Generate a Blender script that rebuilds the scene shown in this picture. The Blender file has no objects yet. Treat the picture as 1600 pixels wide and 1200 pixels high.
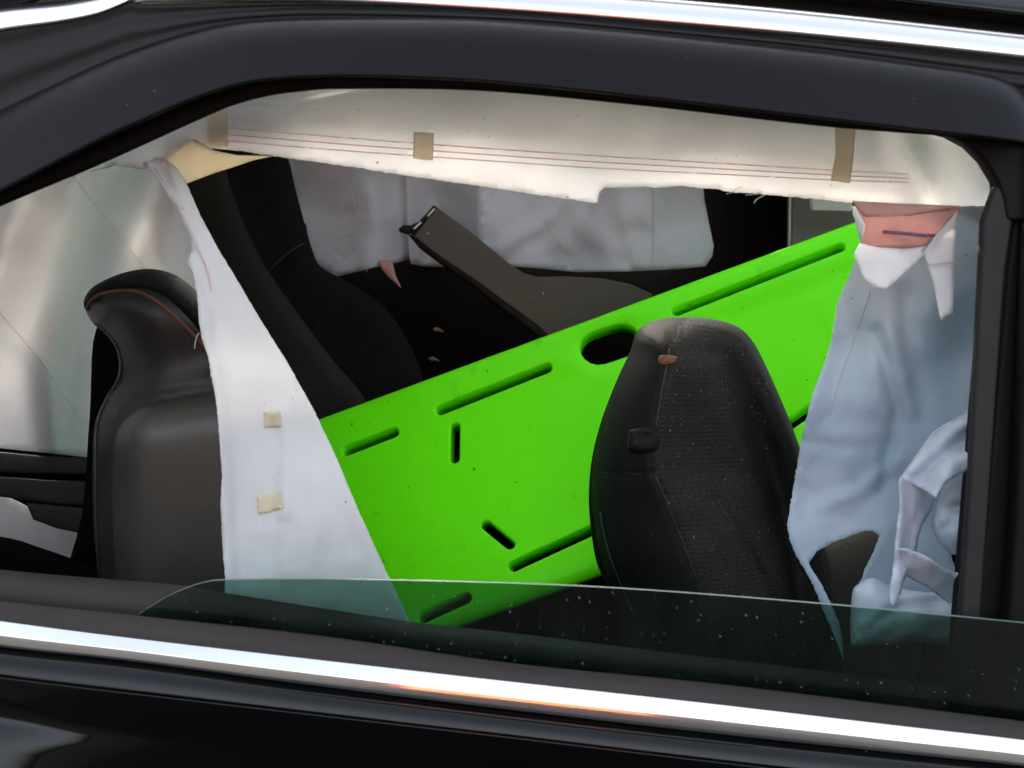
import bpy, bmesh, math, random
import numpy as np
from mathutils import Vector, Matrix, noise
from mathutils.geometry import delaunay_2d_cdt

random.seed(4)
S = bpy.context.scene
COL = S.collection
R = math.radians

# ------------------------------------------------------------------ camera
CAM = Vector((0.0, -0.86, 1.32)); PITCH = R(8.0); ROLL = R(6.0); HFOV = R(60.0)
fwd = Vector((0, math.cos(PITCH), -math.sin(PITCH)))
r0 = Vector((1, 0, 0)); u0 = r0.cross(fwd)
rgt = r0 * math.cos(ROLL) + u0 * math.sin(ROLL)
upv = u0 * math.cos(ROLL) - r0 * math.sin(ROLL)
cd = bpy.data.cameras.new("camera"); cam = bpy.data.objects.new("camera", cd); COL.objects.link(cam)
cd.sensor_fit = 'HORIZONTAL'; cd.angle = HFOV; cd.clip_start = 0.02; cd.clip_end = 2000
M3 = Matrix((rgt, upv, -fwd)).transposed()
cam.matrix_world = Matrix.Translation(CAM) @ M3.to_4x4()
cd.dof.use_dof = True; cd.dof.focus_distance = 1.30; cd.dof.aperture_fstop = 6.5
S.camera = cam

# ------------------------------------------------------------------ world, sun, exposure
SUN_EL, SUN_AZ = R(19.0), R(-10.0)      # azimuth measured from +y (beyond the car) towards +x
w = bpy.data.worlds.new("World"); S.world = w; w.use_nodes = True
nt = w.node_tree; bg = nt.nodes["Background"]
sky = nt.nodes.new("ShaderNodeTexSky"); sky.sky_type = 'NISHITA'; sky.sun_disc = False
sky.sun_elevation = SUN_EL; sky.sun_rotation = SUN_AZ
sky.air_density = 1.0; sky.dust_density = 7.0; sky.ozone_density = 0.6
hs = nt.nodes.new("ShaderNodeHueSaturation"); hs.inputs["Saturation"].default_value = 0.48      # whitish hazy sky
nt.links.new(sky.outputs[0], hs.inputs["Color"]); nt.links.new(hs.outputs[0], bg.inputs[0]); bg.inputs[1].default_value = 0.15
sl = bpy.data.lights.new("sun", 'SUN'); sl.energy = 2.6; sl.angle = R(4.0); sl.color = (1.0, 0.87, 0.67)
sun = bpy.data.objects.new("sun", sl); COL.objects.link(sun)
sdir = Vector((math.sin(SUN_AZ) * math.cos(SUN_EL), math.cos(SUN_AZ) * math.cos(SUN_EL), math.sin(SUN_EL)))
sun.rotation_euler = sdir.to_track_quat('Z', 'Y').to_euler(); sun.location = (2, 3, 4)
S.view_settings.view_transform = 'Standard'; S.view_settings.look = 'None'
S.view_settings.gamma = 1.0; S.view_settings.use_curve_mapping = False
S.view_settings.exposure = 2.65
S.cycles.max_bounces = 8; S.cycles.diffuse_bounces = 4; S.cycles.transparent_max_bounces = 12

# ------------------------------------------------------------------ helpers
TH = math.tan(HFOV / 2)
def ray(px, py):
    return fwd + rgt * ((px - 800) / 800 * TH) + upv * ((600 - py) / 800 * TH)
def P(px, py, y):
    """point of the car's plane y (metres into the car from the door skin) seen at a photo pixel"""
    d = ray(px, py); return CAM + d * ((y - CAM.y) / d.y)

def link(o, parent=None):
    COL.objects.link(o)
    if parent is not None: o.parent = parent
    return o
def tag(o, label=None, cat=None, group=None, kind=None):
    if label: o["label"] = label
    if cat: o["category"] = cat
    if group: o["group"] = group
    if kind: o["kind"] = kind
    return o
def empty(name, loc=(0, 0, 0)):
    # the empty stands at the thing's base, its parts keep world coordinates through the inverse offset
    o = bpy.data.objects.new(name, None); o.location = loc; o.empty_display_size = 0.05
    COL.objects.link(o); return o
def mesh(name, verts, faces, mat, parent=None, smooth=True):
    me = bpy.data.meshes.new(name); me.from_pydata([tuple(v) for v in verts], [], faces); me.validate()
    if smooth: me.polygons.foreach_set("use_smooth", [True] * len(me.polygons))
    for m in (mat if isinstance(mat, (list, tuple)) else [mat]): me.materials.append(m)
    o = bpy.data.objects.new(name, me); link(o, parent)
    if parent is not None and parent.type == 'EMPTY': o.matrix_parent_inverse = Matrix.Translation(-Vector(parent.location))
    return o
def fix_normals(o):
    bm = bmesh.new(); bm.from_mesh(o.data); bmesh.ops.recalc_face_normals(bm, faces=bm.faces); bm.to_mesh(o.data); bm.free()
    return o

def lin(pts, xs):
    pts = np.array(pts, float); return np.interp(xs, pts[:, 0], pts[:, 1])
def crom(pts, closed=False, n=6):
    """smooth curve through points; a doubled point makes a corner"""
    pts = [Vector(p) for p in pts]; out = []; N = len(pts)
    rng = range(N if closed else N - 1)
    for i in rng:
        g = (lambda k: pts[k % N]) if closed else (lambda k: pts[max(0, min(N - 1, k))])
        p0, p1, p2, p3 = g(i - 1), g(i), g(i + 1), g(i + 2)
        if (p2 - p1).length < 1e-9: continue
        for k in range(n):
            t = k / n
            out.append(0.5 * ((2 * p1) + (p2 - p0) * t + (2 * p0 - 5 * p1 + 4 * p2 - p3) * t * t + (3 * p1 - p0 - 3 * p2 + p3) * t ** 3))
    if not closed: out.append(pts[-1])
    return out

def resample(poly, step, closed=True):
    out = []; N = len(poly)
    for i in range(N if closed else N - 1):
        a, b = Vector(poly[i][:2]), Vector(poly[(i + 1) % N][:2]); L = (b - a).length
        if L < 1e-6: continue
        k = max(1, int(round(L / step)))
        for j in range(k): out.append(a.lerp(b, j / k))
    if not closed: out.append(Vector(poly[-1][:2]))
    return out
def seg_dist(pts, poly, closed=True):
    pts = np.asarray(pts, float); P0 = np.asarray(poly, float)
    A = P0 if closed else P0[:-1]; B = np.roll(P0, -1, 0) if closed else P0[1:]
    best = np.full(len(pts), 1e9)
    for a, b in zip(A, B):
        ab = b - a; L = max(ab @ ab, 1e-12)
        t = np.clip(((pts - a) @ ab) / L, 0, 1)
        d = np.hypot(*(pts - (a + t[:, None] * ab)).T); best = np.minimum(best, d)
    return best
def inside(pts, poly):
    pts = np.asarray(pts, float); x, y = pts[:, 0], pts[:, 1]; r = np.zeros(len(pts), bool); n = len(poly)
    for i in range(n):
        x1, y1 = poly[i][:2]; x2, y2 = poly[(i + 1) % n][:2]
        c = (y1 > y) != (y2 > y)
        with np.errstate(divide='ignore', invalid='ignore'):
            r ^= c & (x < (x2 - x1) * (y - y1) / (y2 - y1 + 1e-12) + x1)
    return r
def fill(outline, step=9, rings=()):
    """triangulated inside of a pixel outline: points (n,2), triangles, distance of each point to the edge"""
    ol = resample(outline, step); oa = np.array([tuple(p) for p in ol]); N = len(ol)
    extra = []
    for d in rings:
        for i in range(N):
            t = (oa[(i + 1) % N] - oa[i - 1]); t = t / (np.hypot(*t) + 1e-9)
            for s in (1, -1): extra.append(oa[i] + s * d * np.array((-t[1], t[0])))
    if extra:
        e = np.array(extra); k = inside(e, oa); e = e[k]; dd = seg_dist(e, oa); lim = np.tile(0, len(e))
        ok = np.zeros(len(e), bool)
        for d in rings: ok |= np.abs(dd - d) < 0.12 * d + 0.05
        e = e[ok]
    else: e = np.zeros((0, 2))
    mn, mx = oa.min(0), oa.max(0)
    gx, gy = np.meshgrid(np.arange(mn[0], mx[0], step), np.arange(mn[1], mx[1], step))
    gx = gx + (np.arange(gx.shape[0]) % 2)[:, None] * step * 0.5
    g = np.stack([gx.ravel(), gy.ravel()], 1); g = g[inside(g, oa)]
    if len(g):
        g = g[seg_dist(g, oa) > max([step * 0.55] + [r * 1.0 + step * .4 for r in rings])]
    allp = np.vstack([oa, e, g])
    vs, es, fs, *_ = delaunay_2d_cdt([Vector(p) for p in allp], [(i, (i + 1) % N) for i in range(N)], [], 1, 1e-4)
    pts = np.array([tuple(v) for v in vs]); d = seg_dist(pts, oa)
    return pts, [tuple(f) for f in fs], d, oa

def cloth(name, outline, depth, mat, parent, step=9, thick=0.0012, smooth_edge=False, fray=0.0):
    """hanging fabric: an outline with its own depth at each spot, folds and a thickness"""
    if smooth_edge: outline = crom(outline, True, 5)
    if fray: outline = [(p[0] + fray * nz(p[0], p[1], 0.23, 71) + .6 * fray * nz(p[0], p[1], 0.6, 72), p[1] + fray * nz(p[0], p[1], 0.23, 73) + .6 * fray * nz(p[0], p[1], 0.6, 74)) for p in resample(outline, 3.5)]
    pts, tris, d, _ = fill(outline, step)
    o = mesh(name, [P(x, y, depth(x, y)) for x, y in pts], tris, mat, parent)
    m = o.modifiers.new("thick", 'SOLIDIFY'); m.thickness = thick; m.offset = 0
    return o
def puff(name, outline, y0, tf, tb, rad, mat, parent, step=9, extra=None, smooth_edge=True, n=5):
    """padded or rounded solid: edge of the outline at depth y0, front swelling tf towards the window, back tb"""
    if smooth_edge: outline = crom(outline, True, n)
    rings = (1.2, rad * 0.12, rad * 0.3) if rad > 12 else (rad * .25, rad * 0.6)
    pts, tris, d, oa = fill(outline, step, rings)
    h = np.sqrt(np.clip(1 - (1 - np.clip(d / rad, 0, 1)) ** 2, 0, 1))
    yf = y0 if callable(y0) else (lambda x, y: y0)
    V = []; F = []; back = {}
    for i, (x, y) in enumerate(pts):
        yy = yf(x, y) - tf * h[i]
        if extra: yy += extra(x, y, d[i])
        V.append(P(x, y, yy))
    for i, (x, y) in enumerate(pts):
        if d[i] < 1e-3: back[i] = i
        else: back[i] = len(V); V.append(P(x, y, yf(x, y) + tb * h[i]))
    for t in tris:
        F.append(t); F.append((back[t[2]], back[t[1]], back[t[0]]))
    o = mesh(name, V, F, mat, parent)
    return fix_normals(o)
def plank(name, outline, y0, thick, mat, parent, bevel=0.004, step=1e9):
    """rigid flat panel of real thickness with rounded edges"""
    yf = y0 if callable(y0) else (lambda x, y: y0)
    f = [P(x, y, yf(x, y)) for x, y in outline]; b = [p + Vector((0, thick, 0)) for p in f]; n = len(f)
    F = [list(range(n)), list(range(2 * n - 1, n - 1, -1))] + [[i, i + n, (i + 1) % n + n, (i + 1) % n] for i in range(n)]
    o = mesh(name, f + b, F, mat, parent, smooth=False); fix_normals(o)
    if bevel:
        m = o.modifiers.new("bevel", 'BEVEL'); m.width = bevel; m.segments = 3; m.limit_method = 'ANGLE'; m.angle_limit = R(35); m.harden_normals = False
        for p in o.data.polygons: p.use_smooth = True
        o.modifiers.new("wn", 'WEIGHTED_NORMAL')
    return o
def strip(name, upper, lower, yu, yl, bulge, mat, parent, x0=-260, x1=1860, nx=110, nv=14, thick=0.006, prof=None, wob=None):
    """trim strip running along the car between two edge curves, cross-section swelling outwards by bulge"""
    us = [tuple(p) for p in crom([(*p, 0) for p in upper], False, 8)]; ls = [tuple(p) for p in crom([(*p, 0) for p in lower], False, 8)]
    V = []; F = []
    for i in range(nx + 1):
        x = x0 + (x1 - x0) * i / nx
        a = lin([(p[0], p[1]) for p in us], x); b = lin([(p[0], p[1]) for p in ls], x)
        for j in range(nv + 1):
            t = j / nv
            k = prof(t) if prof else math.sqrt(max(0, 1 - (2 * t - 1) ** 2))
            y = yu + (yl - yu) * t - bulge * k
            V.append(P(x, a + (b - a) * t, y + (wob(x, t) if wob else 0)))
    for i in range(nx):
        for j in range(nv):
            q = i * (nv + 1) + j; F.append((q, q + nv + 1, q + nv + 2, q + 1))
    o = mesh(name, V, F, mat, parent)
    m = o.modifiers.new("thick", 'SOLIDIFY'); m.thickness = thick; m.offset = 1 if o.data.polygons[0].normal.y > 0 else -1
    return o
def tube(name, pts, rad, mat, parent, seg=6):
    V = []; F = []; pts = [Vector(p) for p in pts]; n = len(pts)
    for i, p in enumerate(pts):
        t = (pts[min(n - 1, i + 1)] - pts[max(0, i - 1)]).normalized()
        a = t.cross(Vector((0, 1, 0.01))).normalized(); b = t.cross(a)
        for k in range(seg):
            an = 2 * math.pi * k / seg; V.append(p + (a * math.cos(an) + b * math.sin(an)) * rad)
    for i in range(n - 1):
        for k in range(seg):
            F.append((i * seg + k, i * seg + (k + 1) % seg, (i + 1) * seg + (k + 1) % seg, (i + 1) * seg + k))
    F.append(tuple(range(seg))[::-1]); F.append(tuple((n - 1) * seg + k for k in range(seg)))
    return mesh(name, V, F, mat, parent)
def box(name, lo, hi, mat, parent, bevel=0.0):
    x0, y0, z0 = lo; x1, y1, z1 = hi
    V = [(x0, y0, z0), (x1, y0, z0), (x1, y1, z0), (x0, y1, z0), (x0, y0, z1), (x1, y0, z1), (x1, y1, z1), (x0, y1, z1)]
    F = [(3, 2, 1, 0), (4, 5, 6, 7), (0, 1, 5, 4), (1, 2, 6, 5), (2, 3, 7, 6), (3, 0, 4, 7)]
    o = mesh(name, V, F, mat, parent, False)
    if bevel:
        m = o.modifiers.new("bevel", 'BEVEL'); m.width = bevel; m.segments = 2
    return o
def nz(x, y, s=1.0, seed=0):
    return noise.noise(Vector((x * s, y * s, seed * 7.31)))
def gauss(d, w): return math.exp(-(d / w) ** 2)
def dline(x, y, poly):
    best = 1e9
    for (ax, ay), (bx, by) in zip(poly[:-1], poly[1:]):
        vx, vy = bx - ax, by - ay; L = vx * vx + vy * vy
        t = max(0, min(1, ((x - ax) * vx + (y - ay) * vy) / L)); best = min(best, math.hypot(x - ax - t * vx, y - ay - t * vy))
    return best
def sstep(a, b, x):
    t = max(0, min(1, (x - a) / (b - a))); return t * t * (3 - 2 * t)

# ------------------------------------------------------------------ materials
def material(name, base, rough=0.5, metal=0.0, spec=0.5, var=0.0, var_scale=20, var_col=None, bump=0.0, bump_scale=400, coat=0.0, speck=None, speck_scale=120, speck_lim=0.72, rough_var=0.0, trans=0.0, sheen=0.0, crinkle=0.0):
    m = bpy.data.materials.new(name); m.use_nodes = True; n = m.node_tree.nodes; L = m.node_tree.links
    b = n["Principled BSDF"]; out = n["Material Output"]
    b.inputs["Base Color"].default_value = (*base, 1); b.inputs["Roughness"].default_value = rough
    b.inputs["Metallic"].default_value = metal; b.inputs["Specular IOR Level"].default_value = spec
    b.inputs["Coat Weight"].default_value = coat; b.inputs["Coat Roughness"].default_value = 0.06
    b.inputs["Sheen Weight"].default_value = sheen
    tc = n.new("ShaderNodeTexCoord"); col = None
    if var > 0:
        t = n.new("ShaderNodeTexNoise"); t.inputs["Scale"].default_value = var_scale; t.inputs["Detail"].default_value = 6; t.inputs["Roughness"].default_value = 0.62
        L.new(tc.outputs["Object"], t.inputs["Vector"])
        rp = n.new("ShaderNodeMapRange"); rp.inputs[1].default_value = 0.35; rp.inputs[2].default_value = 0.7; rp.inputs[3].default_value = 0; rp.inputs[4].default_value = var
        L.new(t.outputs[0], rp.inputs[0])
        mx = n.new("ShaderNodeMix"); mx.data_type = 'RGBA'; mx.inputs[6].default_value = (*base, 1)
        mx.inputs[7].default_value = (*(var_col or [c * 0.5 for c in base]), 1); L.new(rp.outputs[0], mx.inputs[0]); col = mx.outputs[2]
        if rough_var:
            rr = n.new("ShaderNodeMapRange"); rr.inputs[1].default_value = .3; rr.inputs[2].default_value = .7; rr.inputs[3].default_value = rough - rough_var; rr.inputs[4].default_value = rough + rough_var
            L.new(t.outputs[0], rr.inputs[0]); L.new(rr.outputs[0], b.inputs["Roughness"])
    if speck:
        t2 = n.new("ShaderNodeTexNoise"); t2.inputs["Scale"].default_value = speck_scale; t2.inputs["Detail"].default_value = 1
        L.new(tc.outputs["Object"], t2.inputs["Vector"])
        r2 = n.new("ShaderNodeMapRange"); r2.inputs[1].default_value = speck_lim; r2.inputs[2].default_value = speck_lim + 0.04
        L.new(t2.outputs[0], r2.inputs[0])
        m2 = n.new("ShaderNodeMix"); m2.data_type = 'RGBA'; m2.inputs[6].default_value = (*base, 1); m2.inputs[7].default_value = (*speck, 1)
        if col: L.new(col, m2.inputs[6])
        L.new(r2.outputs[0], m2.inputs[0]); col = m2.outputs[2]
    if col: L.new(col, b.inputs["Base Color"])
    if bump:
        t3 = n.new("ShaderNodeTexNoise"); t3.inputs["Scale"].default_value = bump_scale; t3.inputs["Detail"].default_value = 3
        L.new(tc.outputs["Object"], t3.inputs["Vector"])
        bp = n.new("ShaderNodeBump"); bp.inputs["Strength"].default_value = bump; bp.inputs["Distance"].default_value = 0.002
        L.new(t3.outputs[0], bp.inputs["Height"]); L.new(bp.outputs[0], b.inputs["Normal"])
        if crinkle:      # sharp creases of pressed fabric: folded noise
            t4 = n.new("ShaderNodeTexNoise"); t4.inputs["Scale"].default_value = 9; t4.inputs["Detail"].default_value = 3; t4.inputs["Roughness"].default_value = 0.45; t4.inputs["Distortion"].default_value = 0.6
            L.new(tc.outputs["Object"], t4.inputs["Vector"])
            m4 = n.new("ShaderNodeMath"); m4.operation = 'SUBTRACT'; m4.inputs[1].default_value = 0.5; L.new(t4.outputs[0], m4.inputs[0])
            m5 = n.new("ShaderNodeMath"); m5.operation = 'ABSOLUTE'; L.new(m4.outputs[0], m5.inputs[0])
            b2 = n.new("ShaderNodeBump"); b2.inputs["Strength"].default_value = crinkle; b2.inputs["Distance"].default_value = 0.03
            L.new(m5.outputs[0], b2.inputs["Height"]); L.new(bp.outputs[0], b2.inputs["Normal"]); L.new(b2.outputs[0], b.inputs["Normal"])
    if trans:
        ms = n.new("ShaderNodeMixShader"); ts = n.new("ShaderNodeBsdfTranslucent"); ms.inputs[0].default_value = trans
        ts.inputs[0].default_value = (*base, 1)
        if col: L.new(col, ts.inputs[0])
        L.new(b.outputs[0], ms.inputs[1]); L.new(ts.outputs[0], ms.inputs[2]); L.new(ms.outputs[0], out.inputs[0])
    return m

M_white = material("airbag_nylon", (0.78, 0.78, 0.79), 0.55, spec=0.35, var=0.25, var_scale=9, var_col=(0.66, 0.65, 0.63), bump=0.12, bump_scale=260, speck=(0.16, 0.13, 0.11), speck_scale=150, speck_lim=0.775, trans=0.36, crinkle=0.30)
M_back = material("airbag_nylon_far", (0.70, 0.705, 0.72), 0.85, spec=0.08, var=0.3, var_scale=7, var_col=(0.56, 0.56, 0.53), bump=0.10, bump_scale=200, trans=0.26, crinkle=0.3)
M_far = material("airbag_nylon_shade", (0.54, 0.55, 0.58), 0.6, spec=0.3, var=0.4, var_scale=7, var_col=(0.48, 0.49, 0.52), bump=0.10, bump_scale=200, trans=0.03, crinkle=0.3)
M_skyshade = material("airbag_skyshade", (0.44, 0.55, 0.66), 0.6, spec=0.3, var=0.35, var_scale=6, var_col=(0.54, 0.60, 0.66), bump=0.10, bump_scale=220, speck=(0.16, 0.15, 0.15), speck_scale=110, speck_lim=0.79, trans=0.22, crinkle=0.3)  # airbag nylon with the bluish shade beside the pillar put into its colour
M_pink = material("airbag_inner_pink", (0.76, 0.44, 0.38), 0.8, spec=0.2, var=0.35, var_scale=30, bump=0.2, bump_scale=300, trans=0.2)
M_red = material("red_thread", (0.58, 0.26, 0.27), 0.8, var=0.5, var_scale=300, var_col=(0.7, 0.45, 0.45))
M_grey_th = material("grey_thread", (0.46, 0.46, 0.48), 0.8)
M_purple = material("purple_thread", (0.12, 0.07, 0.16), 0.8, var=0.6, var_scale=500, var_col=(0.4, 0.3, 0.4))
M_tape = material("masking_tape", (0.86, 0.79, 0.62), 0.7, spec=0.3, var=0.35, var_scale=60, var_col=(0.86, 0.82, 0.70), bump=0.3, bump_scale=350, trans=0.50)
M_green = material("lime_plastic", (0.135, 0.88, 0.001), 0.45, spec=0.15, var=0.25, var_scale=5, var_col=(0.095, 0.80, 0.001), bump=0.05, bump_scale=60, speck=(0.05, 0.22, 0.01), speck_scale=85, speck_lim=0.76, rough_var=0.06)
def scuffs(m, light, dark):
    n = m.node_tree.nodes; L = m.node_tree.links; b = n["Principled BSDF"]; src = b.inputs["Base Color"].links[0].from_socket
    tc = n.new("ShaderNodeTexCoord")
    for rot, sc, lim, colr, amt in ((0.4, (14, 240, 240), 0.70, light, 0.55), (-0.9, (10, 200, 200), 0.72, dark, 0.5), (0.0, (16, 16, 16), 0.66, dark, 0.30)):
        mp = n.new("ShaderNodeMapping"); mp.inputs["Rotation"].default_value = (0, rot, 0); mp.inputs["Scale"].default_value = sc; L.new(tc.outputs["Object"], mp.inputs[0])
        t = n.new("ShaderNodeTexNoise"); t.inputs["Scale"].default_value = 1.0; t.inputs["Detail"].default_value = 3; L.new(mp.outputs[0], t.inputs["Vector"])
        r = n.new("ShaderNodeMapRange"); r.inputs[1].default_value = lim; r.inputs[2].default_value = lim + 0.08; r.inputs[4].default_value = amt; L.new(t.outputs[0], r.inputs[0])
        mx = n.new("ShaderNodeMix"); mx.data_type = 'RGBA'; mx.inputs[7].default_value = (*colr, 1); L.new(src, mx.inputs[6]); L.new(r.outputs[0], mx.inputs[0]); src = mx.outputs[2]
    L.new(src, b.inputs["Base Color"])
scuffs(M_green, (0.25, 0.88, 0.05), (0.07, 0.40, 0.01))
M_leather = material("black_leather", (0.0075, 0.0073, 0.0076), 0.66, spec=0.14, var=0.4, var_scale=25, bump=0.25, bump_scale=700, speck=(0.16, 0.15, 0.14), speck_scale=240, speck_lim=0.765)
M_leather_h = material("worn_black_leather", (0.020, 0.019, 0.0175), 0.45, spec=0.35, var=0.4, var_scale=25, bump=0.2, bump_scale=700, speck=(0.16, 0.15, 0.14), speck_scale=240, speck_lim=0.765)
M_leather_g = material("grey_leather", (0.048, 0.043, 0.036), 0.36, spec=0.5, var=0.3, var_scale=12, bump=0.16, bump_scale=700)
M_seatred = material("rust_red_piping", (0.085, 0.018, 0.010), 0.7, var=0.6, var_scale=350, var_col=(0.15, 0.04, 0.022))
M_piping = material("dark_piping", (0.026, 0.023, 0.020), 0.5)
M_plastic = material("dark_trim_plastic", (0.062, 0.053, 0.042), 0.6, spec=0.3, var=0.4, var_scale=12, var_col=(0.075, 0.066, 0.054), bump=0.15, bump_scale=900, speck=(0.4, 0.38, 0.34), speck_scale=70, speck_lim=0.77)
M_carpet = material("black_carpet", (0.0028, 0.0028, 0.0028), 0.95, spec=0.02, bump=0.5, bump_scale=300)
M_pillar = material("pillar_trim", (0.020, 0.018, 0.0155), 0.8, spec=0.15, var=0.3, var_scale=15, bump=0.2, bump_scale=500)
M_farseat = material("dark_seat_cloth", (0.0095, 0.0085, 0.0075), 0.85, spec=0.12, var=0.4, var_scale=18, bump=0.3, bump_scale=350)
M_liner = material("headliner_fabric", (0.20, 0.16, 0.13), 0.95, spec=0.1, bump=0.3, bump_scale=400)
M_beige = material("grey_beige_trim", (0.16, 0.15, 0.125), 0.7, spec=0.3, var=0.2, var_scale=20)
M_paint = material("black_car_paint", (0.0012, 0.0012, 0.0016), 0.12, spec=0.05, coat=0.6, speck=(0.10, 0.10, 0.10), speck_scale=110, speck_lim=0.8)
M_visor = material("smoked_acrylic", (0.0032, 0.0026, 0.0045), 0.40, spec=0.17, var=0.2, var_scale=90, rough_var=0.05, speck=(0.05, 0.05, 0.06), speck_scale=170, speck_lim=0.78)
M_rubber = material("dusty_rubber", (0.026, 0.0205, 0.018), 0.62, spec=0.35, var=0.6, var_scale=14, var_col=(0.034, 0.028, 0.025), bump=0.15, bump_scale=500)
M_seal = material("black_seal", (0.0065, 0.0062, 0.006), 0.5, spec=0.25, var=0.5, var_scale=20, var_col=(0.014, 0.011, 0.009))
M_frame = material("black_frame", (0.0045, 0.004, 0.0035), 0.6, spec=0.2, var=0.4, var_scale=25)
M_grey = material("grey_channel", (0.018, 0.017, 0.0175), 0.6, spec=0.35, var=0.3, var_scale=30)
M_chrome = material("polished_chrome", (0.80, 0.80, 0.81), 0.07, metal=1.0, var=0.25, var_scale=18, var_col=(0.6, 0.59, 0.57), rough_var=0.04)
M_satin = material("satin_aluminium", (0.82, 0.81, 0.83), 0.20, metal=1.0)
M_tarmac = material("asphalt", (0.027, 0.026, 0.025), 0.9, spec=0.3, var=0.6, var_scale=3, bump=0.4, bump_scale=90)
M_leaf = material("dry_leaf", (0.12, 0.06, 0.03), 0.8, var=0.5, var_scale=200)
M_tagm = material("orange_brown_tag", (0.17, 0.065, 0.02), 0.8, var=0.8, var_scale=200, var_col=(0.04, 0.02, 0.012))
M_cream = material("cream_plastic", (0.55, 0.53, 0.47), 0.6)

def perforated():
    m = material("perforated_fabric", (0.011, 0.0102, 0.0098), 0.66, spec=0.25, var=0.4, var_scale=25, speck=(0.14, 0.13, 0.115), speck_scale=230, speck_lim=0.72)
    n = m.node_tree.nodes; L = m.node_tree.links; b = n["Principled BSDF"]
    tc = n.new("ShaderNodeTexCoord"); v = n.new("ShaderNodeTexVoronoi"); v.inputs["Scale"].default_value = 165; v.inputs["Randomness"].default_value = 0.12
    L.new(tc.outputs["Object"], v.inputs["Vector"])
    r = n.new("ShaderNodeMapRange"); r.inputs[1].default_value = 0.1; r.inputs[2].default_value = 0.42
    L.new(v.outputs["Distance"], r.inputs[0])
    bp = n.new("ShaderNodeBump"); bp.inputs["Strength"].default_value = 0.55; bp.inputs["Distance"].default_value = 0.002
    L.new(r.outputs[0], bp.inputs["Height"]); L.new(bp.outputs[0], b.inputs["Normal"])
    return m
M_perf = perforated()

def glass_mat():
    m = bpy.data.materials.new("tinted_glass"); m.use_nodes = True; n = m.node_tree.nodes; L = m.node_tree.links
    n.remove(n["Principled BSDF"]); out = n["Material Output"]
    tr = n.new("ShaderNodeBsdfTransparent"); tr.inputs[0].default_value = (0.46, 0.61, 0.56, 1)
    gl = n.new("ShaderNodeBsdfGlossy"); gl.inputs["Roughness"].default_value = 0.03
    fr = n.new("ShaderNodeFresnel"); fr.inputs[0].default_value = 1.45
    a = n.new("ShaderNodeMixShader"); L.new(fr.outputs[0], a.inputs[0]); L.new(tr.outputs[0], a.inputs[1]); L.new(gl.outputs[0], a.inputs[2])
    df = n.new("ShaderNodeBsdfDiffuse"); df.inputs[0].default_value = (0.30, 0.33, 0.29, 1)
    tc = n.new("ShaderNodeTexCoord")
    t = n.new("ShaderNodeTexVoronoi"); t.voronoi_dimensions = '2D'; t.inputs["Scale"].default_value = 85
    sq = n.new("ShaderNodeSeparateXYZ"); cq = n.new("ShaderNodeCombineXYZ"); L.new(tc.outputs["Object"], sq.inputs[0]); L.new(sq.outputs[0], cq.inputs[0]); L.new(sq.outputs[2], cq.inputs[1]); L.new(cq.outputs[0], t.inputs["Vector"])
    sp = n.new("ShaderNodeSeparateColor"); L.new(t.outputs["Color"], sp.inputs[0])
    sz = n.new("ShaderNodeMapRange"); sz.inputs[1].default_value = 0.45; sz.inputs[2].default_value = 1.0; sz.inputs[3].default_value = 0.0; sz.inputs[4].default_value = 0.11; L.new(sp.outputs[0], sz.inputs[0])
    lt = n.new("ShaderNodeMath"); lt.operation = 'LESS_THAN'; L.new(t.outputs["Distance"], lt.inputs[0]); L.new(sz.outputs[0], lt.inputs[1])
    r = n.new("ShaderNodeMath"); r.operation = 'MULTIPLY'; L.new(lt.outputs[0], r.inputs[0])
    op = n.new("ShaderNodeMapRange"); op.inputs[3].default_value = 0.02; op.inputs[4].default_value = 0.30; L.new(sp.outputs[1], op.inputs[0]); L.new(op.outputs[0], r.inputs[1])
    t2 = n.new("ShaderNodeTexNoise"); t2.inputs["Scale"].default_value = 9; t2.inputs["Detail"].default_value = 5; mpz = n.new("ShaderNodeMapping"); mpz.inputs["Scale"].default_value = (1.6, 1.6, 0.5); L.new(tc.outputs["Object"], mpz.inputs[0]); L.new(mpz.outputs[0], t2.inputs["Vector"])
    r2 = n.new("ShaderNodeMapRange"); r2.inputs[1].default_value = 0.35; r2.inputs[2].default_value = 0.75; r2.inputs[3].default_value = 0.001; r2.inputs[4].default_value = 0.018; L.new(t2.outputs[0], r2.inputs[0])
    ad = n.new("ShaderNodeMath"); ad.operation = 'ADD'; L.new(r.outputs[0], ad.inputs[0]); L.new(r2.outputs[0], ad.inputs[1])
    b = n.new("ShaderNodeMixShader"); L.new(ad.outputs[0], b.inputs[0]); L.new(a.outputs[0], b.inputs[1]); L.new(df.outputs[0], b.inputs[2]); L.new(b.outputs[0], out.inputs[0])
    return m
M_glass = glass_mat()
M_gedge = material("glass_edge", (0.20, 0.26, 0.23), 0.35, spec=0.5)

# ================================================================== ground
g = mesh("ground", [(-400, -400, 0), (400, -400, 0), (400, 400, 0), (-400, 400, 0)], [(0, 1, 2, 3)], M_tarmac, None, False)
tag(g, "grey asphalt ground under the car", "ground", kind="structure")

# ================================================================== the car
car = empty("car", (0, 0.7, 0))
tag(car, "black car seen through its side window with chrome trim and lowered tinted glass", "car")
XL, XR = -1.05, 1.05            # how far the shell runs behind and before the door
YF = 1.52                       # far side of the cabin

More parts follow.
